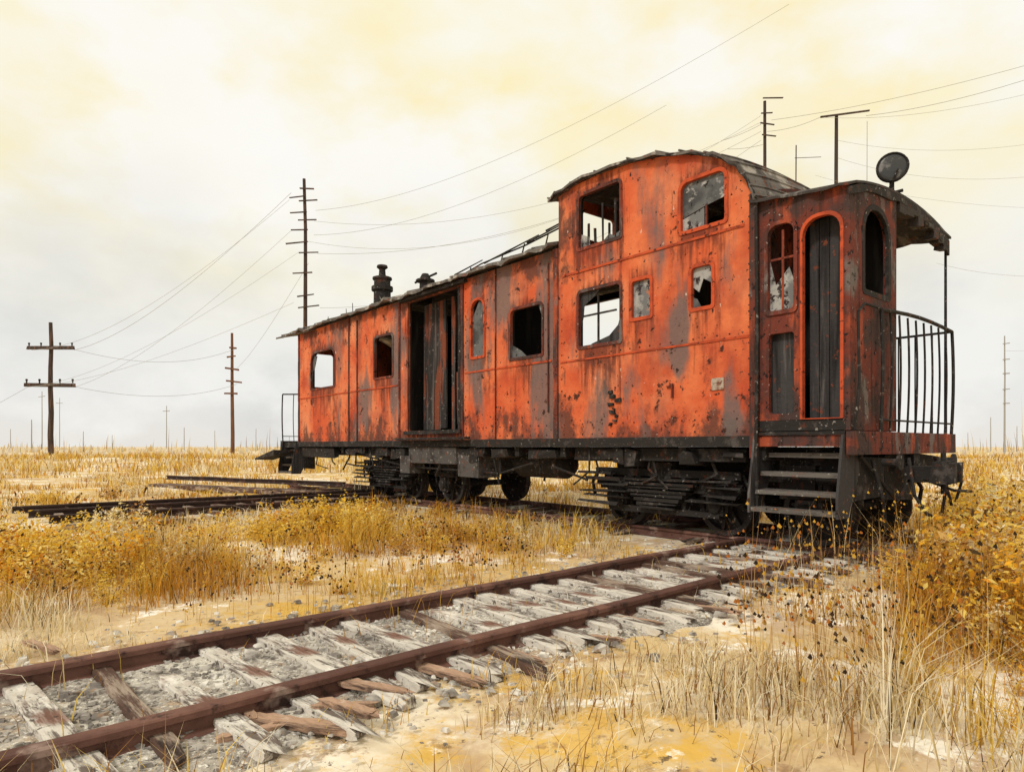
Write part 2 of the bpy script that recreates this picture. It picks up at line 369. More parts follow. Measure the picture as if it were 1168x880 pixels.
mk('loose_rail',railmesh('loose_rail',dd.length,.30,.01,33,mat=RAILDARK),None,loc=(a.x,a.y,0),rotz=math.atan2(dd.y,dd.x),label='loose rusty rail lying across dry grass',category='rail')
boxobj('timber',(-9.3,17.2),(-3.4,13.8),.3,.0,.12,TIEDARK,TL,'timber')
# ------------------------------------------------------------------ planks
pl=[(-.80,2.48,.42,.07,.02,-12),(-.58,2.80,.34,.06,.04,-20),(-.28,3.02,.36,.06,.02,-30),(-1.05,2.62,.28,.04,.02,-60),(-.02,3.35,.40,.06,.015,-35),
    (.42,3.62,.36,.05,.015,-30),(1.25,4.25,.4,.06,.02,-45),(-.66,2.62,.22,.05,.03,10),(1.7,4.8,.35,.05,.02,-50),
    (-.62,2.55,.3,.05,.05,-35),(-.95,2.40,.2,.035,.02,20),(.75,3.95,.26,.04,.02,-20),(2.2,5.2,.4,.06,.02,-45),(3.3,6.3,.5,.09,.04,10),(3.9,6.4,.6,.09,.03,-20),(3.5,5.9,.7,.08,.05,20),
    (-1.75,2.05,.35,.05,.02,-40),(-2.4,3.4,.3,.045,.03,-30)]
for i,(x,y,L,W_,z,ang) in enumerate(pl):
    random.seed(i)
    o=mk('broken_plank',sleepermesh(L,W_,.022,60+i,PLANKM),None,loc=(x,y,z),rotz=0,label='splintered rust-brown plank lying beside the rail',category='plank',group='broken planks beside the track')
    o.rotation_euler=(random.uniform(-.15,.15),random.uniform(-.10,.10),math.radians(ang))
# ------------------------------------------------------------------ stones
def stones(name,P,S):
    base=np.array([(-1,-1,-.6),(1,-1,-.6),(1,1,-.6),(-1,1,-.6),(-.7,-.7,.6),(.7,-.7,.6),(.7,.7,.6),(-.7,.7,.6)])
    fa=[(0,3,2,1),(4,5,6,7),(0,1,5,4),(1,2,6,5),(2,3,7,6),(3,0,4,7)]
    N=len(P); V=np.repeat(base[None],N,0)+rng.uniform(-.35,.35,(N,8,3))
    th=rng.uniform(0,6.28,N); c,s=np.cos(th)[:,None],np.sin(th)[:,None]
    x=V[:,:,0]*c-V[:,:,1]*s; y=V[:,:,0]*s+V[:,:,1]*c
    V=np.stack([x,y*.8,V[:,:,2]*.7],2)*S[:,None,None]+P[:,None,:]
    F=(np.array(fa)[None]+np.arange(N)[:,None,None]*8).reshape(-1,4)
    me=bpy.data.meshes.new(name); me.from_pydata(V.reshape(-1,3).tolist(),[],F.tolist()); me.materials.append(STONEM)
    mk(name,me,kind='stuff')
N=11000; t=rng.uniform(-1.5,7.6,N); s=rng.normal(0,.48,N)
P=np.stack([TC.x+TD.x*t+TN.x*s,TC.y+TD.y*t+TN.y*s,np.full(N,.020)],1)
stones('gravel',P,rng.gamma(1.8,.0040,N)+.003)
# ------------------------------------------------------------------ grass
def blades(name,P,H,Wd,ang,lean,C,kind='stuff'):
    N=len(P); ca,sa=np.cos(ang),np.sin(ang); V=np.zeros((N,5,3))
    side=np.stack([-sa,ca,0*sa],1)*Wd[:,None]; d=np.stack([ca,sa,0*sa],1)
    up=np.array([0,0,1.])
    m=P+d*(lean*H*.3)[:,None]+up*(H*.55)[:,None]; tp=P+d*(lean*H)[:,None]+up*(H*(1-.25*lean))[:,None]
    V[:,0]=P-side;V[:,1]=P+side;V[:,2]=m-side*.7;V[:,3]=m+side*.7;V[:,4]=tp
    me=bpy.data.meshes.new(name); me.vertices.add(N*5); me.vertices.foreach_set('co',V.reshape(-1))
    idx=np.array([0,1,3,2,2,3,4])[None]+np.arange(N)[:,None]*5
    me.loops.add(N*7); me.loops.foreach_set('vertex_index',idx.reshape(-1).astype(np.int32))
    me.polygons.add(N*2); ls=(np.array([0,4])[None]+np.arange(N)[:,None]*7).reshape(-1)
    me.polygons.foreach_set('loop_start',ls.astype(np.int32)); me.update(calc_edges=True)
    ca_=me.color_attributes.new('Col','FLOAT_COLOR','POINT')
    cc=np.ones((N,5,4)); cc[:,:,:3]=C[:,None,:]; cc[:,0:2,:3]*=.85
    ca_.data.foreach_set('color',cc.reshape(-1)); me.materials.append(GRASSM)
    return mk(name,me,kind=kind)
PAL=np.array([(.72,.46,.07),(.80,.57,.13),(.88,.75,.46),(.60,.32,.04),(.34,.17,.05),(.92,.84,.66),(.72,.34,.035),(.34,.27,.07),(.07,.045,.025),(.66,.50,.25)])
def field(name,N,ymin,ymax,wf,seed):
    r=np.random.default_rng(seed)
    Y=np.exp(r.uniform(math.log(ymin),math.log(ymax),N)); X=r.uniform(-1,1,N)*(Y*.9+.6)
    Ps=[];Hs=[];Ws=[];Cs=[]
    rr=r.uniform(0,1,(N,5))
    for i in range(N):
        x,y=float(X[i]),float(Y[i])
        a,b=tocar(x,y); t1,n1=totrk(x,y,TC); t2,n2=totrk(x,y,SC)
        sc=1 if y<14 else .45
        cl=noise.noise((x*.9*sc,y*.9*sc,2))+.7*noise.noise((x*3*sc,y*3*sc,5))
        right=x>.62*y-.15
        mid=n1<-.9 and not right
        back=n1>.9
        d=1.0 if back else (.50 if mid else 1.0)
        if y<2.4: d*=.35
        p=d*(1 if cl>.12 else (.45 if cl>-.12 else .06))
        if abs(n1)<.75 and t1<8: p*=.03
        elif abs(n1)<1.05 and t1<8: p*=.4
        if -13<a<1.2 and .1<b<2.3: p*=.12
        if -.4<t2<5.3 and abs(n2)<1.2: p*=.22
        if rr[i,0]>p: continue
        h=.24 if back else .15
        if right: h=.40
        if n1>.9 and n1<1.6: h=.12
        if x<-.25*y and y>6.6: h=.15
        if -.4<t2<5.3 and abs(n2)<1.2: h=.09
        if y>9: h=min(h,.22)
        if y>25: h=.34
        h=h*(.35+.9*rr[i,1])*max(.45,1+1.3*cl)
        cn=noise.noise((x*.7,y*.7,11))+.5*noise.noise((x*2.5,y*2.5,13))
        q_=rr[i,2]; k4=int(rr[i,3]*4); k5=int(rr[i,3]*5)
        if q_<.06: c=8 if y<14 else 4
        elif mid: c=(2,5,9,4)[k4] if cn<.1 else (0,9,3,4)[k4]
        elif cn>.25: c=(3,6,4,3)[k4]
        elif cn>.12: c=(3,6,4,0)[k4] if (right or q_<.3) else (0,1,3,0)[k4]
        elif cn>-.14: c=(0,1,0,3,1)[k5]
        elif cn>-.30: c=(2,1,9,4)[k4]
        else: c=(5,2,5,9)[k4]
        Ps.append((x,y,gh(x,y)-.01)); Hs.append(h); Ws.append(wf*(.5+.8*rr[i,4])*max(.7,y/6)); Cs.append(PAL[c]*r.uniform(.8,1.1))
    Ps=np.array(Ps);k=len(Ps)
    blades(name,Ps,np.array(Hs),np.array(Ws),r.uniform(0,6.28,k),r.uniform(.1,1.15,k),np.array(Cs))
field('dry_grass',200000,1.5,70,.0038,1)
def stalks(name,N,reg,hrange,seed,cols,seedcols):
    r=np.random.default_rng(seed); B=[];H=[];A=[];L=[];C=[];W_=[]
    sv=[];sc=[]
    for i in range(N):
        x,y=reg(r)
        t1,n1=totrk(x,y,TC); a,b=tocar(x,y); t2,n2=totrk(x,y,SC)
        if (abs(n1)<.9 and t1<8) or (-13<a<1.3 and -.1<b<2.4) or (-.3<t2<5.3 and abs(n2)<1.3): continue
        if noise.noise((x*1.1,y*1.1,8))<-.05: continue
        h=r.uniform(*hrange); g=gh(x,y); an=r.uniform(0,6.28); le=r.uniform(.02,.45)
        if x<0 and y>7: h*=.6
        B.append((x,y,g));H.append(h);A.append(an);L.append(le);C.append(cols[r.integers(len(cols))]);W_.append(.0019*max(1,y/4))
        for k in range(r.integers(3,8)):
            f=r.uniform(.45,1.0); sz=r.uniform(.004,.011)*max(1,y/5)
            sv.append((x+math.cos(an)*le*h*f*f+r.uniform(-.03,.03),y+math.sin(an)*le*h*f*f+r.uniform(-.03,.03),g+h*f*(1-.25*le),sz)); sc.append(seedcols[r.integers(len(seedcols))])
    blades(name,np.array(B),np.array(H),np.array(W_),np.array(A),np.array(L),np.array(C))
    V=[];F=[];CC=[]
    for (x,y,z,s),c in zip(sv,sc):
        o=len(V); ax=r.uniform(-1,1); 
        V+=[(x-s,y,z),(x,y-s,z-s*.6),(x+s,y,z),(x,y+s,z),(x+ax*s*.4,y,z+s*1.5)]
        F+=[(o,o+1,o+4),(o+1,o+2,o+4),(o+2,o+3,o+4),(o+3,o,o+4),(o,o+3,o+2,o+1)]; CC+=[(*c,1)]*5
    me=bpy.data.meshes.new('seed_head'); me.from_pydata(V,[],F); ca_=me.color_attributes.new('Col','FLOAT_COLOR','POINT')
    ca_.data.foreach_set('color',np.array(CC,dtype=float).reshape(-1)); me.materials.append(GRASSM); mk('weed_seed_head',me,kind='stuff')
def regR(r):
    y=float(np.exp(r.uniform(math.log(1.9),math.log(9)))); return float(r.uniform(.30,.85))*y+.15,y
def regL(r):
    y=float(np.exp(r.uniform(math.log(4),math.log(14)))); return float(r.uniform(-.85,.05))*y,y
DK=[(.04,.025,.015),(.08,.04,.02),(.45,.25,.04),(.65,.4,.06),(.5,.18,.03)]
stalks('tall_dry_weed',1100,regR,(.25,.85),3,[(.65,.40,.14),(.45,.24,.08),(.75,.6,.35)],DK)
stalks('tall_dry_weed',1500,regL,(.12,.42),4,[(.65,.40,.14),(.45,.24,.08),(.65,.5,.25)],DK)
# weed bushes
PALS=[[(.82,.54,.05),(.88,.64,.12),(.70,.40,.035),(.92,.76,.30),(.38,.22,.04),(.08,.05,.02)],
      [(.86,.44,.035),(.90,.60,.07),(.72,.30,.025),(.92,.72,.20),(.36,.16,.03),(.08,.045,.02)],
      [(.55,.30,.08),(.70,.46,.16),(.42,.20,.06),(.85,.70,.42),(.25,.12,.04),(.06,.04,.02)],
      [(.86,.74,.40),(.90,.80,.55),(.78,.58,.20),(.94,.88,.70),(.45,.30,.12),(.10,.06,.03)]]
def bushmesh(seed,pi,nst=20):
    r=np.random.default_rng(seed); V=[];F=[];C=[]
    pal=PALS[pi]
    for k in range(nst):
        an=r.uniform(0,6.28); le=r.uniform(.1,.95); h=r.uniform(.35,1.1)*(1.1-.35*le)
        px=math.cos(an)*le*.6; py=math.sin(an)*le*.6
        o=len(V); wd=.007
        V+=[(px*.3-wd,py*.3,0),(px*.3+wd,py*.3,0),(px,py,h)]; F.append((o,o+1,o+2)); C+=[(.30,.15,.05,1)]*3
        cg=pal[r.choice(5,p=[.26,.26,.22,.18,.08])]
        for q_ in range(62):
            f=r.uniform(.05,1.05)**.75; rad=.17*(1.2-f*.75)
            x=px*(.3+.7*f)+r.normal(0,rad*.6); y=py*(.3+.7*f)+r.normal(0,rad*.6); z=h*f+r.normal(0,.05)
            if z<.02: z=.03
            s=r.gamma(3,.0070)+.007; a,b=r.normal(size=3),r.normal(size=3)
            a/=np.linalg.norm(a); b-=a*a.dot(b); b/=np.linalg.norm(b)
            p=np.array((x,y,z)); o=len(V)
            V+=[tuple(p-a*s),tuple(p-b*s*.45+a*s*.2),tuple(p+a*s),tuple(p+b*s*.45+a*s*.2)]; F.append((o,o+1,o+2,o+3))
            u_=r.random()
            cc=cg if u_<.62 else (pal[r.integers(0,4)] if u_<.91 else pal[r.integers(4,6)]); m=r.uniform(.85,1.1); C+=[(cc[0]*m,cc[1]*m,cc[2]*m,1)]*4
    me=bpy.data.meshes.new('weed_bush'); me.from_pydata(V,[],F); ca_=me.color_attributes.new('Col','FLOAT_COLOR','POINT')
    ca_.data.foreach_set('color',np.array(C).reshape(-1)); me.materials.append(GRASSM); return me
BM=[[bushmesh(i+10*p,p,16+2*i) for i in range(3)] for p in range(4)]
BL=['yellow ochre dry weed bush in the grass','orange-gold dry weed bush with dark seeds','rust-brown withered weed bush','pale straw-coloured dry weed bush']
random.seed(5)
def bush(x,y,s,warm=False):
    pi=random.choice((1,1,1,0,2,3,0) if warm else (0,0,0,0,3,2,1))
    o=mk('weed_bush',random.choice(BM[pi]),None,loc=(x,y,gh(x,y)-.02),rotz=random.uniform(0,6.28),label=BL[pi],category='bush',group='dry weed bushes')
    o.scale=(s*1.25,s*1.25,s*random.uniform(.75,1.15))
r=random.Random(21)
def clump(cx,cy,n_,sp,s0,s1,warm=False):
    for _ in range(n_):
        x=cx+r.gauss(0,sp); y=cy+r.gauss(0,sp)
        t1,n1=totrk(x,y,TC); a,b=tocar(x,y); t2,n2=totrk(x,y,SC)
        if (abs(n1)<1.1 and t1<7.5) or (-12.5<a<1.5 and -.25<b<2.6) or (-.3<t2<5.2 and abs(n2)<1.25): continue
        bush(x,y,r.uniform(s0,s1),warm)
for c in [(-3.9,5.5,8,.4,.34,.56),(-3.2,4.9,6,.3,.26,.44),(-4.6,6.6,8,.4,.32,.48),(-5.3,7.2,4,.4,.3,.42),(-3.3,5.9,6,.35,.22,.36),(-3.7,6.9,4,.4,.18,.28),(-2.9,7.6,9,.35,.28,.46),(-2.3,8.2,8,.35,.34,.54),(-1.6,8.0,8,.35,.30,.50),
          (-1.0,7.3,7,.3,.22,.36),(-2.0,9.3,4,.3,.26,.4),(-.3,7.4,5,.3,.2,.32),(-2.2,6.4,5,.5,.14,.26),(-6.5,8.0,3,.3,.2,.3),(-1.2,6.0,4,.5,.12,.22),(-2.6,4.6,5,.3,.12,.24),(-9,13,4,.8,.25,.4),(.4,6.9,3,.25,.14,.22),(-1.0,4.9,4,.35,.08,.15)]:
    clump(*c)
for c in [(4.3,5.6,7,.4,.5,.85),(4.9,6.4,7,.45,.55,.95),(3.7,4.9,7,.35,.4,.75),(3.25,4.3,7,.28,.40,.70),(5.8,7.6,6,.5,.55,.9),(6.8,9.2,6,.6,.5,.85),(2.85,3.7,6,.22,.30,.58),(3.1,5.1,4,.2,.15,.28),(2.45,3.1,4,.2,.20,.42),(7.8,10.8,5,.6,.5,.75),(2.5,4.0,4,.25,.12,.24),(1.9,2.9,3,.25,.08,.16)]:
    clump(*c,True)
N=1000; r=np.random.default_rng(8); Y=r.uniform(80,260,N); X=r.uniform(-1,1,N)*Y*.95; H=r.gamma(1.2,1.1,N)+.3
blades('distant_brush',np.stack([X,Y,np.full(N,-.2)],1),H,np.full(N,.08)*Y/150,r.uniform(1.2,1.9,N),r.uniform(0,.2,N),PAL[r.choice([2,4,9,7,5,3],N)]*.8)
N=6000; Y=r.uniform(60,240,N); X=r.uniform(-1,1,N)*Y*.95
H=np.array([max(.2,(1.0+2.2*noise.noise((x*.035,y*.02,4))+1.0*noise.noise((x*.15,y*.1,6))))*.62*rr_ for x,y,rr_ in zip(X.tolist(),Y.tolist(),r.uniform(.5,1.4,N).tolist())])
blades('distant_brush',np.stack([X,Y,np.full(N,-.2)],1),H,np.full(N,.32)*Y/150,r.uniform(1.0,2.1,N),r.uniform(0,.5,N),np.array([(.62,.52,.36),(.70,.62,.48),(.66,.60,.54),(.62,.44,.2),(.75,.62,.35)])[r.integers(0,5,N)])  # pale blade colours put horizon haze into this low scrub

# ------------------------------------------------------------------ CABOOSE
car=mk('caboose',None,loc=(AX,AY,0),rotz=CARROT,label='derelict rusty orange-red railway caboose with cupola on track',category='caboose')
L=11.05; W=2.41; ZS=1.16; ZE=3.55
CT=[(0,3.50),(-.06,3.62),(-.15,3.74),(-.3,3.87),(-.5,3.98),(-.8,4.09),(-1.1,4.17),(-1.5,4.235),(-2.0,4.265),(-2.4,4.25),(-2.68,4.20)]
holes=[rrect(a,b,c,d,r_) for _,a,b,c,d,r_ in WIN]
dooro=[(-6.36,1.32),(-4.80,1.32),(-4.80,3.47),(-6.36,3.47)]
outer=[(-L,ZS),(0,ZS)]+CT+[(-2.68,ZE),(-L,ZE)]
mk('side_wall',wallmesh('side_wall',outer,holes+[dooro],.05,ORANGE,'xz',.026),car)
mk('interior_lining',wallmesh('interior_lining',outer,holes+[dooro],.02,INTER,'xz',.07),car)
fh=[rrect(-5.0,-3.65,2.6,3.45,.05),rrect(-2.4,-1.7,2.3,2.9,.05),rrect(-3.4,-3.0,2.9,3.4,.04),rrect(-9.6,-8.8,2.3,3.0,.1),rrect(-13+2.6,-9.9,2.5,3.1,.05)]
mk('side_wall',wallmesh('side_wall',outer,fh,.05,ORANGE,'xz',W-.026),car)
mk('interior_lining',wallmesh('interior_lining',outer,fh,.02,INTER,'xz',W-.07),car)
def arch(y0,y1,ze,rise,n=14):
    return [(y0+(y1-y0)*i/n, ze+rise*math.sin(math.pi*i/n)**.8) for i in range(n+1)]
ew=[(0.052,ZS),(W-.052,ZS)]+arch(.052,W-.052,ZE-.12,.3)[::-1]
mk('end_wall',wallmesh('end_wall',ew,[rrect(1.35,2.0,1.3,3.1,.2)],.05,REDDARK,'yz',-.03),car)
mk('end_wall',wallmesh('end_wall',ew,[rrect(.9,1.5,1.3,3.1,.2),rrect(.22,.80,2.40,3.15,.06)],.05,ORANGE,'yz',-L+.03),car)
b=MB(); b.box(-L,0,.01,W-.01,1.06,1.158); b.obj('floor',IRON,car)
for x,y0,z1 in((-4.6,.10,3.4),(-6.6,.10,3.4),(-1.62,.9,3.5)):
    b=MB(); b.box(x,x+.05,y0,2.3,1.17,z1); b.obj('interior_partition',INTER,car)
b=MB(); b.box(-6.5,-4.62,1.3,1.34,1.17,3.45); b.obj('interior_partition',INTER,car)
random.seed(3)
for i,(kd,a,b2,c,d,r_) in enumerate(WIN):
    f=.026
    wn=mk('window',wallmesh('window',rrect(a-f,b2+f,c-f,d+f,r_+f,.04),[rrect(a+.012,b2-.012,c+.012,d-.012,max(.02,r_-.01),.02)],.05,REDDARK if i in(0,1,3,7,4) else PLAINOR,'xz',.014),car)
    w_=b2-a;h_=d-c
    def pane(poly,mat,yy=.035):
        mk('glass_pane',wallmesh('glass_pane',poly,[],.008,mat,'xz',yy),wn)
    if i in(0,): pane([(a,d-.02),(a,c+.45*h_),(a+.1*w_,c+.6*h_),(a+.2*w_,d-.1*h_)],GLASSM)
    if i==2: pane([(a,c),(b2,c),(b2,d-.1),(a+.5*w_,d-.02),(a,d-.25)],GLASSM)
    if i==3: pane([(a,c),(a+.5*w_,c),(a+.3*w_,c+.15*h_),(a,c+.3*h_)],GLASSM); pane([(b2,d),(b2,c+.6*h_),(a+.82*w_,d)],GLASSM)
    if i==4: 
        pane([(a,d),(a,c+.3*h_),(a+.08*w_,c+.55*h_),(a+.1*w_,d-.25*h_),(a+.35*w_,d-.12*h_),(a+.5*w_,d)],DOORM)
        pane([(b2,c),(b2,c+.6*h_),(b2-.1*w_,c+.3*h_),(b2-.3*w_,c+.14*h_),(a+.3*w_,c+.05*h_),(a+.2*w_,c)],DOORM)
        mb=MB(); mb.box(a+.42*w_,a+.45*w_,.03,.05,c,d-.1*h_); mb.box(a+.05,b2-.1,.03,.05,c+.55*h_,c+.58*h_); mb.obj('glazing_bar',IRON,wn)
    if i==5: pane([(a,c),(b2,c),(b2,d),(a,d)],PALEG)
    if i==6: pane([(a,d),(a,c+.55*h_),(a+.3*w_,c+.4*h_),(a+.5*w_,c+.7*h_),(b2-.1*w_,c+.55*h_),(b2,d)],PALEG); pane([(a,c),(a+.45*w_,c),(a+.2*w_,c+.25*h_),(a,c+.3*h_)],GLASSM)
    if i==7:
        pane([(a,c),(a+.25*w_,c),(a+.22*w_,c+.2*h_),(a,c+.3*h_)],PALEG); pane([(a+.5*w_,c),(b2,c),(b2,c+.15*h_),(a+.8*w_,c+.08*h_),(a+.7*w_,c+.14*h_)],GLASSM)
        for k_ in(.18,.34,.52,.68,.82):
            mb=MB(); mb.box(a+k_*w_,a+(k_+.03)*w_,.03,.05,c,c+h_*random.uniform(.3,.95),j=.006); mb.obj('glazing_bar',IRON,wn)
    if i==8:
        pane([(a,c+.3*h_),(a+.5*w_,c+.42*h_),(b2,c+.5*h_),(b2,d-.03),(b2-.1,d),(a+.1,d),(a,d-.05)],GLASSM); pane([(a,c),(a+.5*w_,c),(a+.5*w_,c+.4*h_),(a,c+.28*h_)],PALEG)
        mb=MB(); mb.box(a+.52*w_,a+.56*w_,.03,.05,c,c+.45*h_); mb.obj('glazing_bar',REDDARK,wn)
for x,z0,z1,wd in((-L+.02,ZS,ZE,.05),(-8.55,ZS,ZE,.03),(-8.2,ZS,ZE-.1,.025),(-6.62,ZS,ZE,.05),(-4.76,ZS,ZE,.06),(-3.95,ZS,ZE,.015),(-2.72,ZS,ZE,.08),(-2.86,1.5,3.4,.02)):
    b=MB()
    n_=8
    for k in range(n_):
        za=z0+(z1-z0)*k/n_; b.box(x-wd/2,x+wd/2,-.020,-.001,za,za+(z1-z0)/n_-.002,j=.003)
    b.obj('wall_batten',REDDARK,car)
for x0,x1,z in((-4.7,-2.8,2.14),(-2.64,-.02,2.10),(-10.95,-6.68,2.10),(-2.6,-.1,3.17)):
    b=MB(); b.box(x0,x1,-.010,-.001,z,z+.022,j=.003); b.obj('panel_seam',PLAINOR,car)
b=MB()
def rivet(x,z,r=.010):
    b.lathe((x,-.001,z),(0,-1,0),[(0,r),(.006,r*.8),(.009,r*.3)],6)
for x in np.arange(-10.9,-.02,.16):
    if not(-6.4<x<-4.78): rivet(x,1.33)
    rivet(x,1.21)
for x in np.arange(-2.5,-.05,.14): rivet(x,2.16); rivet(x,3.22)
for z in np.arange(1.3,3.5,.15): rivet(-2.62,z); rivet(-.05,z)
for z in np.arange(1.4,3.5,.2): rivet(-8.48,z); rivet(-4.68,z); rivet(-10.92,z)
b.obj('rivet',REDDARK,car,kind='stuff')
b=MB(); b.box(-L-.02,.02,-.03,-.001,ZS-.10,ZS+.0,j=.004); b.obj('side_sill',IRON,car)
b=MB(); b.box(-.46,-.32,-.012,-.001,1.62,1.74); b.box(-.44,-.34,-.018,-.0125,1.69,1.71); b.obj('wall_fitting',PLATEM,car,label='small worn pale fitting riveted to wall')
b=MB(); b.box(-.935,-.92,-.03,-.001,1.57,1.72,j=.004); b.box(-1.0,-.92,-.03,-.001,1.69,1.70,j=.003); b.obj('wall_bracket',REDDARK,car)
b=MB()
random.seed(4)
for k in range(9):
    x=-1.78+random.uniform(-.06,.06); z=1.3+k*.045; b.box(x,x+random.uniform(.02,.08),-.03,-.001,z,z+random.uniform(.02,.05),j=.008)
b.obj('wall_bracket',IRON,car)
# sliding door
b=MB()
for k in range(4):
    x=-6.34+k*.17; b.box(x,x+.166,.30+random.uniform(0,.012),.33,1.34+random.uniform(0,.12)*(k==3),3.46,j=.005)
b.obj('sliding_door',BLACKDOOR,car,label='dark plank sliding door half open')
for bx in((-5.50,-5.40,.3,.34,1.33,3.46),(-5.36,-4.9,.45,.49,1.2,2.0),(-5.05,-5.0,.1,.14,1.4,2.2),(-5.3,-5.22,.6,.65,1.3,3.4)):
    b=MB(); b.box(*bx,j=.015); b.obj('loose_board',BLACKDOOR,car)
for bx in((-6.40,-4.76,-.06,.12,1.26,1.318),(-6.5,-4.6,-.10,-.03,3.48,3.53),(-4.87,-4.81,-.01,.10,1.32,3.46),(-6.55,-4.5,-.16,-.05,1.17,1.20)):
    b=MB(); b.box(*bx,j=.005); b.obj('door_frame',IRON,car)
def roofmesh(name,xs,zb,y0,y1,rise,th,mat,jag=0.0,ny=16,pw=.8):
    V=[];F=[]
    m=len(xs)
    for lay in(0,1):
        for i,x in enumerate(xs):
            for k in range(ny+1):
                y=y0+(y1-y0)*k/ny; z=zb[i]+rise*math.sin(math.pi*k/ny)**pw-(th if lay else 0)
                if k in(0,ny): z+=jag*noise.noise((x*4,k,1)); y+=jag*noise.noise((x*5,k,7))
                V.append((x,y,z))
    o=m*(ny+1); idx=lambda l,i,k:l*o+i*(ny+1)+k
    for i in range(m-1):
        for k in range(ny):
            F.append((idx(0,i,k),idx(0,i+1,k),idx(0,i+1,k+1),idx(0,i,k+1))); F.append((idx(1,i,k),idx(1,i,k+1),idx(1,i+1,k+1),idx(1,i+1,k)))
    for i in range(m-1):
        for k in(0,ny): F.append((idx(0,i,k),idx(1,i,k),idx(1,i+1,k),idx(0,i+1,k)))
    for k in range(ny):
        for i in(0,m-1): F.append((idx(0,i,k),idx(0,i,k+1),idx(1,i,k+1),idx(1,i,k)))
    b=MB(); b.add(V,F); me=b.mesh(name,mat); return me
xs=list(np.arange(-11.95,-2.60,.12))
roof=mk('roof',roofmesh('roof',xs,[ZE+.03+.03*noise.noise((x*1.2,0,0)) for x in xs],-.16,W+.16,.22,.04,ROOFM,.08),car,label='sagging grey tin roof with ragged eave')
for x in np.arange(-11.7,-2.9,.62):
    b=MB()
    pts=[(x,-.15+(W+.3)*k/12,ZE+.045+.22*math.sin(math.pi*k/12)**.8) for k in range(13)]
    for p,q_ in zip(pts[:-1],pts[1:]): b.cyl(p,q_,.016,.016,5)
    b.obj('roof_rib',ROOFM,roof)
cp=[(-2.80,4.16)]+CT[::-1]+[(.05,3.38)]
cx=[];cz=[]
for (x0,z0),(x1,z1) in zip(cp[:-1],cp[1:]):
    for f in(0,.5): cx.append(x0+(x1-x0)*f); cz.append(z0+(z1-z0)*f+.022+.012*math.sin(len(cx)*2.4))
cx.append(cp[-1][0]);cz.append(cp[-1][1]+.020)
cr_=mk('cupola_roof',roofmesh('cupola_roof',cx,cz,-.08,W+.07,.10,.03,ROOFM,.07),car,label='curved grey sheet-metal cupola roof')
b=MB()
for i in range(0,len(cx),2):
    pts=[(cx[i],-.08+(W+.16)*k/10,cz[i]+.006+.10*math.sin(math.pi*k/10)**.8) for k in range(11)]
    for p,q_ in zip(pts[:-1],pts[1:]): b.cyl(p,q_,.012,.012,5)
b.obj('roof_seam',ROOFM,cr_,kind='stuff')
b=MB(); 
for i in range(len(cx)-1): b.cyl((cx[i],-.06,cz[i]-.02),(cx[i+1],-.06,cz[i+1]-.02),.016,.016,6)
b.obj('roof_edge_trim',IRON,cr_)
mk('cupola_wall',wallmesh('cupola_wall',[(.052,ZE-.1),(W-.052,ZE-.1),(W-.052,4.2)]+[(W/2,4.28),(.052,4.2)],[rrect(.4,1.0,3.75,4.1,.05),rrect(1.4,2.0,3.75,4.1,.05)],.04,ORANGE,'yz',-2.66),car)
b=MB(); b.lathe((-8.34,.6,3.6),(0,0,1),[(0,.21),(.14,.21),(.16,.17),(.50,.165),(.52,.21),(.60,.21),(.62,.16),(.72,.16),(.74,.19),(.78,.19),(.82,.07),(.94,.06),(.98,.11),(1.02,.10)],14); b.obj('chimney',IRON,car,label='dark squat stove chimney with ringed cap')
b=MB(); b.lathe((-6.76,.6,3.6),(0,0,1),[(0,.12),(.38,.10),(.40,.17),(.43,.17),(.46,.10),(.54,.06)],12); b.cyl((-7.1,.6,4.05),(-6.4,.6,4.08),.02); b.obj('roof_vent',IRON,car)
for x,z in((-3.0,4.05),(-3.4,3.98),(-3.9,3.95),(-4.4,3.9),(-5.2,3.88)):
    b=MB(); b.cyl((x,.4,3.7),(x+.1,.4,z),.014,.01,5); b.cyl((x-.35,.4,z-.03),(x+.4,.4,z+.05),.014,.008,5); b.obj('roof_rod',IRON,roof)
b=MB(); b.tube([(-6.2,.45,3.72),(-4.9,.45,3.90),(-3.8,.42,3.93),(-2.9,.42,4.02)],.012,5); b.obj('roof_rod',IRON,roof)
for x,z in((-9.4,4.05),(-10.6,3.95),(-9.7,3.98)):
    b=MB(); b.cyl((x,.5,3.6),(x-.03,.5,z),.012,.007,5); b.obj('roof_rod',IRON,roof)

# ---------------- near vestibule
vo=[(0.0,1.30),(.86,1.30),(.86,3.30),(0,3.38)]
mk('vestibule_side_wall',wallmesh('vestibule_side_wall',vo,[rrect(.14,.40,2.30,3.10,.09),rrect(.15,.39,1.36,2.10,.03),rrect(.47,.815,1.31,3.08,.14,.005)],.05,REDDARK,'xz',.03),car,label='dark red vestibule wall with window and doorway')
b=MB(); b.box(.13,.41,.075,.09,1.34,2.14); b.obj('recessed_panel',DOORM,car,label='dark recessed panel under vestibule window')
wn=mk('window',wallmesh('window',rrect(.11,.43,2.27,3.13,.12,.05),[rrect(.145,.395,2.31,3.095,.09,.03)],.05,REDDARK,'xz',.012),car)
mk('glass_pane',wallmesh('glass_pane',[(.14,2.3),(.40,2.3),(.40,2.50),(.33,2.7),(.2,2.55),(.14,2.8)],[],.008,PALEG,'xz',.04),wn)
mb=MB(); mb.box(.26,.28,.03,.05,2.3,3.05); mb.box(.15,.39,.03,.05,2.78,2.8); mb.obj('glazing_bar',REDDARK,wn)
df=mk('door_frame',wallmesh('door_frame',rrect(.455,.835,1.302,3.10,.155,.005),[rrect(.478,.808,1.31,3.07,.14,.005)],.05,PLAINOR,'xz',.010),car)
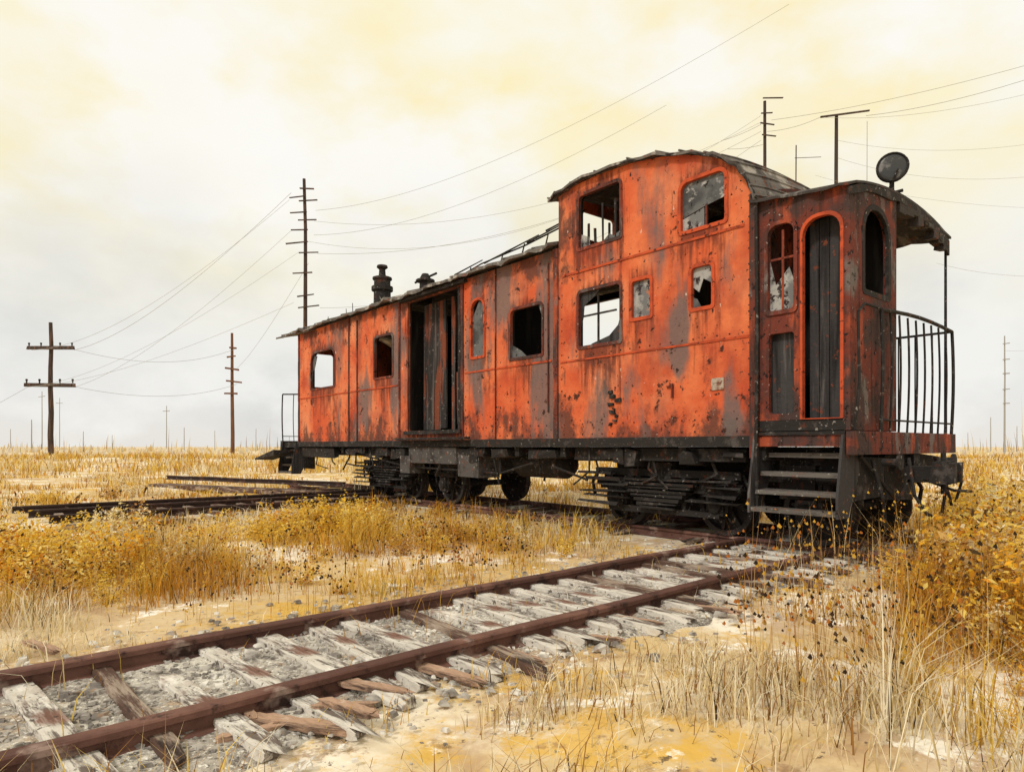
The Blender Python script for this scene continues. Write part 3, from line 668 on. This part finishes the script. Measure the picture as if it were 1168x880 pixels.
b=MB(); 
for k in range(4): b.box(.46+k*.092,.46+k*.092+.084,.16,.185,1.25,3.1,j=.002)
dr=b.obj('door',DOORM,car,label='tall dark grey weathered end door')
b=MB(); b.cyl((.77,.11,2.05),(.77,.11,2.25),.012); b.cyl((.77,.15,2.1),(.77,.11,2.1),.008); b.obj('handle',IRON,dr)
mk('vestibule_end_wall',wallmesh('vestibule_end_wall',[(.0,1.2),(.97,1.2),(.97,3.42),(.5,3.36),(0.0,3.26)],[rrect(.27,.80,2.42,3.18,.24)],.05,REDDARK,'yz',.86),car,label='rusted vestibule end panel with arched window')
mk('window_frame',wallmesh('window_frame',rrect(.235,.835,2.385,3.215,.27,.05),[rrect(.285,.785,2.435,3.165,.23,.03)],.03,IRON,'yz',.875),car)
b=MB(); b.box(0,.83,.93,.97,1.2,3.40); b.obj('vestibule_partition',INTER,car)
b=MB(); b.box(0.0,.90,.0,W,1.06,1.158); b.box(.86,.93,-.02,W+.02,.99,1.19,j=.004); b.obj('end_platform',REDDARK,car)
b=MB(); b.box(0.02,.85,.0,.05,1.20,1.297,j=.003); b.obj('door_sill',IRON,car)
b=MB(); b.box(0.02,.85,-.02,.06,1.165,1.195,j=.003); b.obj('door_sill',IRON,car)
xs=[-.02+.092*i for i in range(11)]
zb=[3.375-.010*i for i in range(11)]
pr=mk('platform_roof',roofmesh('platform_roof',xs,zb,-.06,W-.06,.17,.022,DARKROOF,.06,16,.7),car,label='arched dark canopy with torn edge over platform')
fas=[(y,z-.035) for y,z in [( -.04+(W-.06)*i/14, 3.28+.17*math.sin(math.pi*i/14)**.7) for i in range(15)]]; low=[(y,z-.07-.05*noise.noise((y*6,3,0))-(0.08*max(0,y-1.3))) for y,z in fas]
mk('canopy_fascia',wallmesh('canopy_fascia',fas+low[::-1],[],.025,IRON,'yz',.895),pr)
random.seed(9)
for k in range(9):
    b=MB()
    y=1.02+k*.140; z=3.28+.17*math.sin(math.pi*min(.98,(y+.1)/(W+.02)))**.7-.09
    b.box(.82,.91,y,y+.14,z-.04-random.random()*.13,z,j=.012)
    b.obj('torn_valance',DARKROOF,pr)
b=MB(); b.tube([(.05,-.03,.46),(.05,-.05,1.0),(.05,-.03,2.0),(.04,-.03,3.38)],.018,6); b.obj('corner_post',IRON,car)
b=MB(); b.box(-.03,.03,-.035,-.001,.95,3.45,j=.004); b.obj('corner_post',REDDARK,car)
b=MB(); b.cyl((.87,W-.10,1.15),(.87,W-.10,3.25),.016,.013,8); b.obj('canopy_post',IRON,car)
def railing(xo,y0,y1,bul,sgn,nb,parent,zt=2.28):
    b=MB()
    def P(y,z):
        f=(z-1.15)/1.2
        return (xo+sgn*bul*math.sin(math.pi*min(1,max(0,f*.75+.1)))*1.0, y, z)
    for k in range(nb+1):
        y=y0+(y1-y0)*k/nb
        pts=[P(y,1.16+(zt-1.16)*q_/7) for q_ in range(8)]
        b.tube(pts,.010 if 0<k<nb else .016,6)
    for z,r_ in((zt,.018),(1.30,.010)):
        b.tube([P(y0+(y1-y0)*k/6,z+(.04*math.sin(math.pi*k/6) if z>2 else 0)) for k in range(7)],r_,6)
    b.tube([P(y1,zt),(xo-sgn*.3,y1+.0,zt),(xo-sgn*.80,y1,zt)],.014,6)
    for k in range(1,5): b.cyl((xo-sgn*.17*k,y1,1.16),(xo-sgn*.17*k,y1,zt),.008,.008,5)
    return b.obj('railing',IRON,parent,label='curved black iron platform railing')
railing(.90,.55,W-.06,.03,1,9,car)
b=MB(); b.tube([(.90,.05,1.2),(.94,.05,1.6),(.93,.05,2.2),(.92,.2,2.29),(.92,.52,2.29)],.012,6); b.obj('grab_rail',IRON,car)
def steps(x0,x1,parent,zs=(.50,.66,.83,1.00)):
    b=MB()
    for k,z in enumerate(zs):
        y=-.15+k*.085
        b.box(x0+.03,x1-.03,y,y+.2,z-.04,z,j=.005)
    o=b.obj('steps',STEPM,parent,label='worn grey open boarding steps')
    for x in(x0,x1-.028):
        b=MB()
        V=[(x,-.15,.45),(x,.06,.45),(x,.36,1.06),(x,.02,1.16),(x,-.05,1.16),(x,-.15,.62)]; V2=[(p[0]+.022,p[1],p[2]) for p in V]
        b.add(V+V2,[(0,1,2,3,4,5),(11,10,9,8,7,6)]+[(i,(i+1)%6,6+(i+1)%6,6+i) for i in range(6)])
        b.obj('stringer',DOORM,o)
    b=MB(); b.box(x0+.03,x1-.03,.38,.40,.55,1.05); b.obj('backboard',IRON,o)
    return o
steps(.02,.86,car); steps(-L-.85,-L-.03,car)
b=MB(); b.box(-L-.9,-L,.0,W,1.04,1.158); b.box(-L-.98,-L-.9,-.05,W+.05,.96,1.19,j=.004); b.obj('end_platform',IRON,car)
b=MB(); b.box(-12.4,-L-.1,-.5,-.1,.80,.88,Matrix.Translation((-11.8,0,.8))@Matrix.Rotation(-.13,4,'Y')@Matrix.Translation((11.8,0,-.8)),j=.03); b.obj('footboard',IRON,car)
railing(-L-.93,.0,W-.02,.08,-1,9,car)
LC=Vector((.72,1.3,3.80))
b=MB(); b.cyl((.72,1.3,3.48),(.72,1.3,3.70),.022); b.cyl((.62,1.3,3.56),(.82,1.3,3.56),.016); b.cyl((.67,1.28,3.54),(.80,1.24,3.76),.009)
ld=Vector((.42,-.8,0)).normalized()
b.lathe(LC-ld*.06,ld,[(0,.05),(.02,.115),(.06,.138),(.10,.145),(.115,.143)],26)
hl=b.obj('signal_lamp',IRON,car,label='round marker lamp on bracket above canopy')
b=MB(); b.lathe(LC+ld*.056,ld,[(0,.122),(.006,.105),(.012,.05)],26); b.obj('lens',SEEDM,hl)
b=MB(); 
for k in range(24):
    t0=2*math.pi*k/24;t1=2*math.pi*(k+1)/24; u=Vector((-ld.y,ld.x,0)); c=LC+ld*.06
    b.cyl(c+u*math.cos(t0)*.135+Vector((0,0,1))*math.sin(t0)*.135,c+u*math.cos(t1)*.135+Vector((0,0,1))*math.sin(t1)*.135,.010,.010,5)
b.obj('rim',IRON,hl)
# ---------------- underframe
b=MB()
b.box(-L-.8,.9,.95,1.10,.86,1.05,j=.003); b.box(-L-.8,.9,1.35,1.50,.86,1.05,j=.003)
for x in np.arange(-10.8,.2,.9): b.box(x,x+.09,.05,W-.05,.93,1.055)
b.box(-10.9,-9.3,.03,.12,.84,1.02,j=.02)
b.tube([(-9.2,.12,1.0),(-6.6,.12,.72),(-4.0,.12,.68),(-2.6,.12,1.0)],.016,6)
for x in(-6.5,-5.0,-4.0): b.cyl((x,.12,.70),(x,.12,1.05),.02)
uf=b.obj('underframe',IRON,car)
for bx in((-6.35,-4.95,.02,.4,.78,1.05),(-6.6,-6.3,.0,.3,.62,.90),(-4.95,-4.4,.04,.42,.60,1.02)):
    b=MB(); b.box(*bx,j=.012); b.obj('equipment_box',GREYBOX,uf)
for bx in((-2.5,-.1,.9,1.5,.62,.95),(-8.6,-6.7,.9,1.5,.6,.95),(-2.5,-.15,.12,.2,.90,1.04),(-9.0,-6.5,.12,.2,.88,1.04)):
    b=MB(); b.box(*bx,j=.012); b.obj('bolster_beam',IRON,uf)
b=MB(); b.lathe((-4.1,.55,.82),(1,0,0),[(0,.08),(.05,.16),(.12,.20),(1.0,.20),(1.07,.16),(1.12,.08)],18); b.obj('air_tank',IRON,uf)
random.seed(12)
for k in range(30):
    b=MB(); x=-.4-random.random()*10.2; y=random.choice((.05,.15,.25)); b.tube([(x,y,1.03),(x+random.uniform(-.15,.15),y,.85-random.random()*.2),(x+random.uniform(-.5,.5),y+.05,.72-random.random()*.2)],random.uniform(.009,.018),5); b.obj('brake_pipe',IRON,uf)
for k in range(26):
    b=MB(); x=-.3-random.random()*10; b.box(x,x+random.uniform(.15,.55),.03,.3,random.uniform(.84,.95),1.02,j=.025); b.obj('bracket',IRON,uf)
def wheelmesh(r=.33):
    b=MB(); n=40
    def ring(r0,r1,y0,y1):
        V=[];F=[]
        for k in range(n):
            t=2*math.pi*k/n
            for rr,yy in((r0,y0),(r1,y0),(r1,y1),(r0,y1)): V.append((rr*math.cos(t),yy,rr*math.sin(t)))
        for k in range(n):
            for q_ in range(4): F.append((k*4+q_,k*4+(q_+1)%4,((k+1)%n)*4+(q_+1)%4,((k+1)%n)*4+q_))
        b.add(V,F)
    ring(r-.055,r,-.06,.035); ring(r-.05,r+.028,.036,.058)
    b.lathe((0,.05,0),(0,-1,0),[(0,.075),(.10,.085),(.13,.06),(.15,.035)],20)
    b.lathe((0,.045,0),(0,-1,0),[(0,r-.045),(.02,r-.046),(.03,.08)],28)
    for k in range(8):
        t=2*math.pi*k/8+.2; M=Matrix.Rotation(t,4,'Y'); b.box(-.018,.018,-.03,.02,.07,r-.045,M)
    return b.mesh('wheel',WHEELM)
WM=wheelmesh()
def truck(xc,ax,parent,label,half,full=True):
    b=MB(); random.seed(int(abs(xc*10)))
    for side,y in((0,.36),(1,W-.36)):
        x0,x1=xc-half,xc+half
        b.box(x0,x1,y-.05,y+.05,.72,.80,j=.008)
        if full:
            b.box(x0+.25,x1-.25,y-.06,y+.06,.30,.36,j=.01); b.box(x0,x1,y-.03,y+.03,.60,.66,j=.01)
            for xx in(xc-.34,xc-.10,xc+.06,xc+.28): b.box(xx,xx+.05,y-.05,y+.05,.3,.76)
            for k in range(8):
                l=.54-.045*k; b.box(xc-l,xc+l,y-.15,y+.01,.70-.045*k-.026,.70-.045*k,j=.009)
            for k in range(6):
                xx=x0+random.uniform(-.08,.12); b.box(xx-.14,xx+random.uniform(.35,.65),y-.20,y-.10,.38+.072*k,.402+.072*k,j=.018)
            for k in range(4):
                xx=x1-random.uniform(-.05,.15); b.box(xx-random.uniform(.3,.6),xx+.08,y-.18,y-.08,.46+.075*k,.484+.075*k,j=.016)
        for a_ in ax:
            b.box(a_-.09,a_+.09,y-.06,y+.08,.34,.56,j=.008); b.lathe((a_,y-.06,.44),(0,-1,0),[(0,.08),(.03,.075),(.05,.04)],14)
            b.box(a_-.13,a_-.09,y-.03,y+.03,.38,.78); b.box(a_+.09,a_+.13,y-.03,y+.03,.38,.78)
            b.box(a_-.28,a_+.28,y-.04,y+.04,.56,.61,j=.008)
            for s_ in(-.18,.18): b.lathe((a_+s_,y-.01,.60),(0,0,1),[(0,.045),(.03,.05),(.06,.045),(.09,.05),(.13,.045)],10)
        b.tube([(x0,y,.76),(x0-.10,y,.62),(x0-.06,y,.46)],.02,6); b.tube([(x1,y,.76),(x1+.08,y,.62),(x1+.05,y,.46)],.02,6)
    b.box(xc-.14,xc+.14,.3,W-.3,.6,.88); 
    for a_ in ax: b.cyl((a_,.4,.44),(a_,W-.4,.44),.05)
    t=b.obj('truck',IRON,parent,label=label)
    for a_ in ax:
        for y in(.55,1.86):
            o=mk('wheel',WM,t,loc=(a_,y,.442)); 
            if y>1: o.scale=(1,-1,1)
truck(-1.33,(-1.98,-.62),car,'black iron truck with stacked leaf springs',1.0)
truck(-7.6,(-8.2,-7.0),car,'black iron rear truck with leaf springs',.95)
truck(.30,(.36,),car,'single axle under the boarding steps',.35,False)
truck(-5.6,(-5.75,),car,'extra wheelset under the mid frame',.35,False)
b=MB(); b.box(.9,1.15,1.12,1.28,.76,.88,j=.01); b.box(1.13,1.27,1.06,1.34,.72,.93,j=.02); b.box(1.26,1.33,1.06,1.14,.73,.91,j=.01); b.box(1.26,1.32,1.26,1.34,.73,.91,j=.01)
b.cyl((1.2,1.2,.62),(1.2,1.2,1.0),.022); b.obj('coupler',IRON,car,label='black iron coupler')
for tb in([(.98,1.0,.95),(1.1,.8,.62),(1.18,.85,.46),(1.2,1.0,.42)],[(.98,1.6,.9),(1.08,1.7,.62),(1.1,1.75,.48)],[(1.0,1.3,.75),(1.2,1.5,.64),(1.22,1.9,.62)],[(.95,2.0,.95),(1.08,2.1,.7),(1.0,2.2,.5)]):
    b=MB(); b.tube(tb,.015,6); b.obj('brake_hose',IRON,car)
for y in(.55,1.9):
    b=MB(); b.cyl((.93,y,.92),(1.06,y,.92),.035); b.cyl((1.06,y,.92),(1.08,y,.92),.07,.07,14); b.obj('buffer',IRON,car)
for bx in((.3,.82,.85,1.5,.55,.98),(.72,.86,.15,.75,.60,.97),(.6,.84,1.55,2.2,.68,.98)):
    b=MB(); b.box(*bx,j=.025); b.obj('brake_gear',IRON,uf)
for tb in([(.9,.4,.95),(.95,.5,.6),(.9,.7,.3)],[(.9,1.9,.95),(.98,2.0,.7),(.9,2.1,.35)],[(.88,.2,.98),(.92,.9,.55),(.9,1.5,.9)]):
    b=MB(); b.tube(tb,.016,6); b.obj('brake_pipe',IRON,uf)

# ------------------------------------------------------------------ utility poles
def pole(x,y,h,r,arms,label,mat=POLEM,ins=True,bend=0.0):
    b=MB(); k=6; random.seed(int(x*7+y))
    pts=[Vector((bend*math.sin(2.2*i/k)+(random.uniform(-.25,.25)*r),0,h*i/k-.3*(i==0))) for i in range(k+1)]
    for i in range(k): b.cyl(pts[i],pts[i+1],r*(1.15-.45*i/k),r*(1.15-.45*(i+1)/k),8)
    o=b.obj('utility_pole',mat,None,label=label,category='utility pole',group='wooden utility poles'); o.location=(x,y,gh(x,y))
    for z,x0,x1,t in arms:
        a=MB(); M=Matrix.Translation((0,0,z))@Matrix.Rotation(random.uniform(-.05,.05) if ins else random.uniform(-.16,.16),4,'Y')@Matrix.Translation((0,0,-z))
        a.box(x0,x1,-r*1.6,-r*1.0,z-t/2,z+t/2,M,j=t*.15)
        c=a.obj('crossarm',mat,o)
        if ins:
            for xx in(x0+.12*(x1-x0)*.4,x0+.3*(x1-x0),x1-.3*(x1-x0),x1-.05*(x1-x0)):
                q_=MB(); q_.lathe((xx,-r*1.3,z+t/2),(0,0,1),[(0,t*.2),(t*.6,t*.2),(t*.7,t*.32),(t*1.1,t*.3),(t*1.2,t*.12)],8); q_.obj('insulator',IRON,c)
    return o
S=lambda D:D/760
D=62; pole(-42.9,D,12.5,.22,[(1.06+111*S(D),-25*S(D),29*S(D),.28),(1.06+69*S(D),-28*S(D),30*S(D),.32)],'tall dark pole with two crossarms in dry grass')
D=88; pole(-319*S(D),D,16,.24,[(1.06+v*S(D),a*S(D),c*S(D),.2) for v,a,c in((112,-2,6),(102,-5,5),(88,-7,9),(74,-6,12),(60,-8,7))],'brown wooden pole with short broken rungs',POLEB,False)
D=30; pole(-239*S(D),D,13.1,.10,[(1.06+v*S(D),a*S(D),c*S(D),.045) for v,a,c in((293,-2,14),(284,-14,4),(279,-3,18),(266,-13,6),(257,-4,17),(246,-12,7),(232,-18,7),(220,-3,19),(197,-10,12),(171,-5,14),(158,-4,20))],'tall weathered pole with many short arms behind the caboose',POLEM,False,.12)
D=25; pole(288*S(D),D,14.05,.08,[(1.06+397*S(D),-3*S(D),20*S(D),.03),(1.06+380*S(D),-5*S(D),8*S(D),.03),(1.06+368*S(D),-6*S(D),10*S(D),.03),(1.06+355*S(D),-4*S(D),12*S(D),.03)],'dark pole with small side arms',POLEM,False)
D=25; pole(370*S(D),D,13.45,.09,[(1.06+376*S(D),-20*S(D),36*S(D),.05)],'dark pole with one wide crossarm',POLEM,False)
D=40; pole(324*S(D),D,1.06+341*S(D),.05,[(1.06+326*S(D),-2*S(D),28*S(D),.03)],'thin grey pole with drooping arm',POLEM,False)
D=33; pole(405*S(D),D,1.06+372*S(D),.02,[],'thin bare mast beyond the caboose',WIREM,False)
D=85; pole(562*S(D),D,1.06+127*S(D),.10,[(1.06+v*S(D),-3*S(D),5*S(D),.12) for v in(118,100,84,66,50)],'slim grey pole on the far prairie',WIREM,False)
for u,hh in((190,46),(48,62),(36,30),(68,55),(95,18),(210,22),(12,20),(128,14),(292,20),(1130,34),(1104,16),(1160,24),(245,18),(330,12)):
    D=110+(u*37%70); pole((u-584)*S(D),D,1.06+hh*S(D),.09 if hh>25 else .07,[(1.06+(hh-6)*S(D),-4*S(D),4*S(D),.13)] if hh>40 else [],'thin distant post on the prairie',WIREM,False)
# ------------------------------------------------------------------ wires
def pt(u,v,D): return Vector(((u-584)*D/760,D,1.06+(509-v)*D/760))
def wire(p,q_,sag,r,lab='thin sagging power line between poles'):
    n_=24; b=MB(); pts=[]
    for i in range(n_+1):
        f=i/n_; x=p.lerp(q_,f); x.z-=sag*4*f*(1-f); pts.append(x)
    for a_,c in zip(pts[:-1],pts[1:]): 
        rr=r*max(.35,(a_.y/30)); b.cyl(a_,c,rr,rr,4,False)
    b.obj('power_line',WIREM,None,label=lab,category='power line',group='overhead power lines')
w_=.009
P1a=pt(85,399,62);P1b=pt(36,399,62);P1c=pt(86,441,62);P1d=pt(32,441,62)
wire(pt(332,220,30),P1a,1.2,w_); wire(pt(330,228,30),P1b,1.6,w_*.8); wire(pt(332,263,30),P1c,1.0,w_*.8); wire(pt(340,288,30),pt(34,441,62),1.2,w_*.7)
wire(pt(335,345,30),P1d,.8,w_*.7); wire(P1d,pt(-160,520,95),1.0,.008)
wire(P1c,pt(270,438,88),1.2,w_*.8); wire(pt(87,399,62),pt(268,398,88),1.4,w_*.8); wire(pt(270,420,88),pt(352,300,30),.5,w_*.7)
wire(pt(360,240,30),pt(900,5,14),.9,w_*.8); wire(pt(358,268,30),pt(760,120,17),.8,w_*.8); wire(pt(362,289,30),pt(868,150,25),1.3,w_*.8); wire(pt(350,275,30),pt(868,132,25),2.0,w_*.7)
wire(pt(358,252,30),pt(867,140,25),1.4,w_*.7); wire(pt(365,351,30),pt(868,160,25),1.6,w_*.8)
wire(pt(880,137,25),pt(1500,-30,14),.4,w_); wire(pt(875,150,25),pt(935,134,25),.1,w_); wire(pt(988,132,25),pt(1500,-40,13),.5,w_*1.1); wire(pt(940,134,25),pt(1500,0,13),.7,w_*.7)
wire(pt(955,160,25),pt(1400,110,17),.8,w_*.6); wire(pt(955,180,25),pt(1400,150,17),1.0,w_*.6); wire(pt(1068,300,30),pt(1400,280,22),.8,w_*.6); wire(pt(930,200,25),pt(1400,230,17),.6,w_*.5)
wire(pt(870,165,25),pt(830,170,27),.05,w_); wire(pt(868,142,25),pt(825,160,30),.05,w_)
wire(pt(1146,400,85),pt(1400,330,60),1.5,w_*.5)
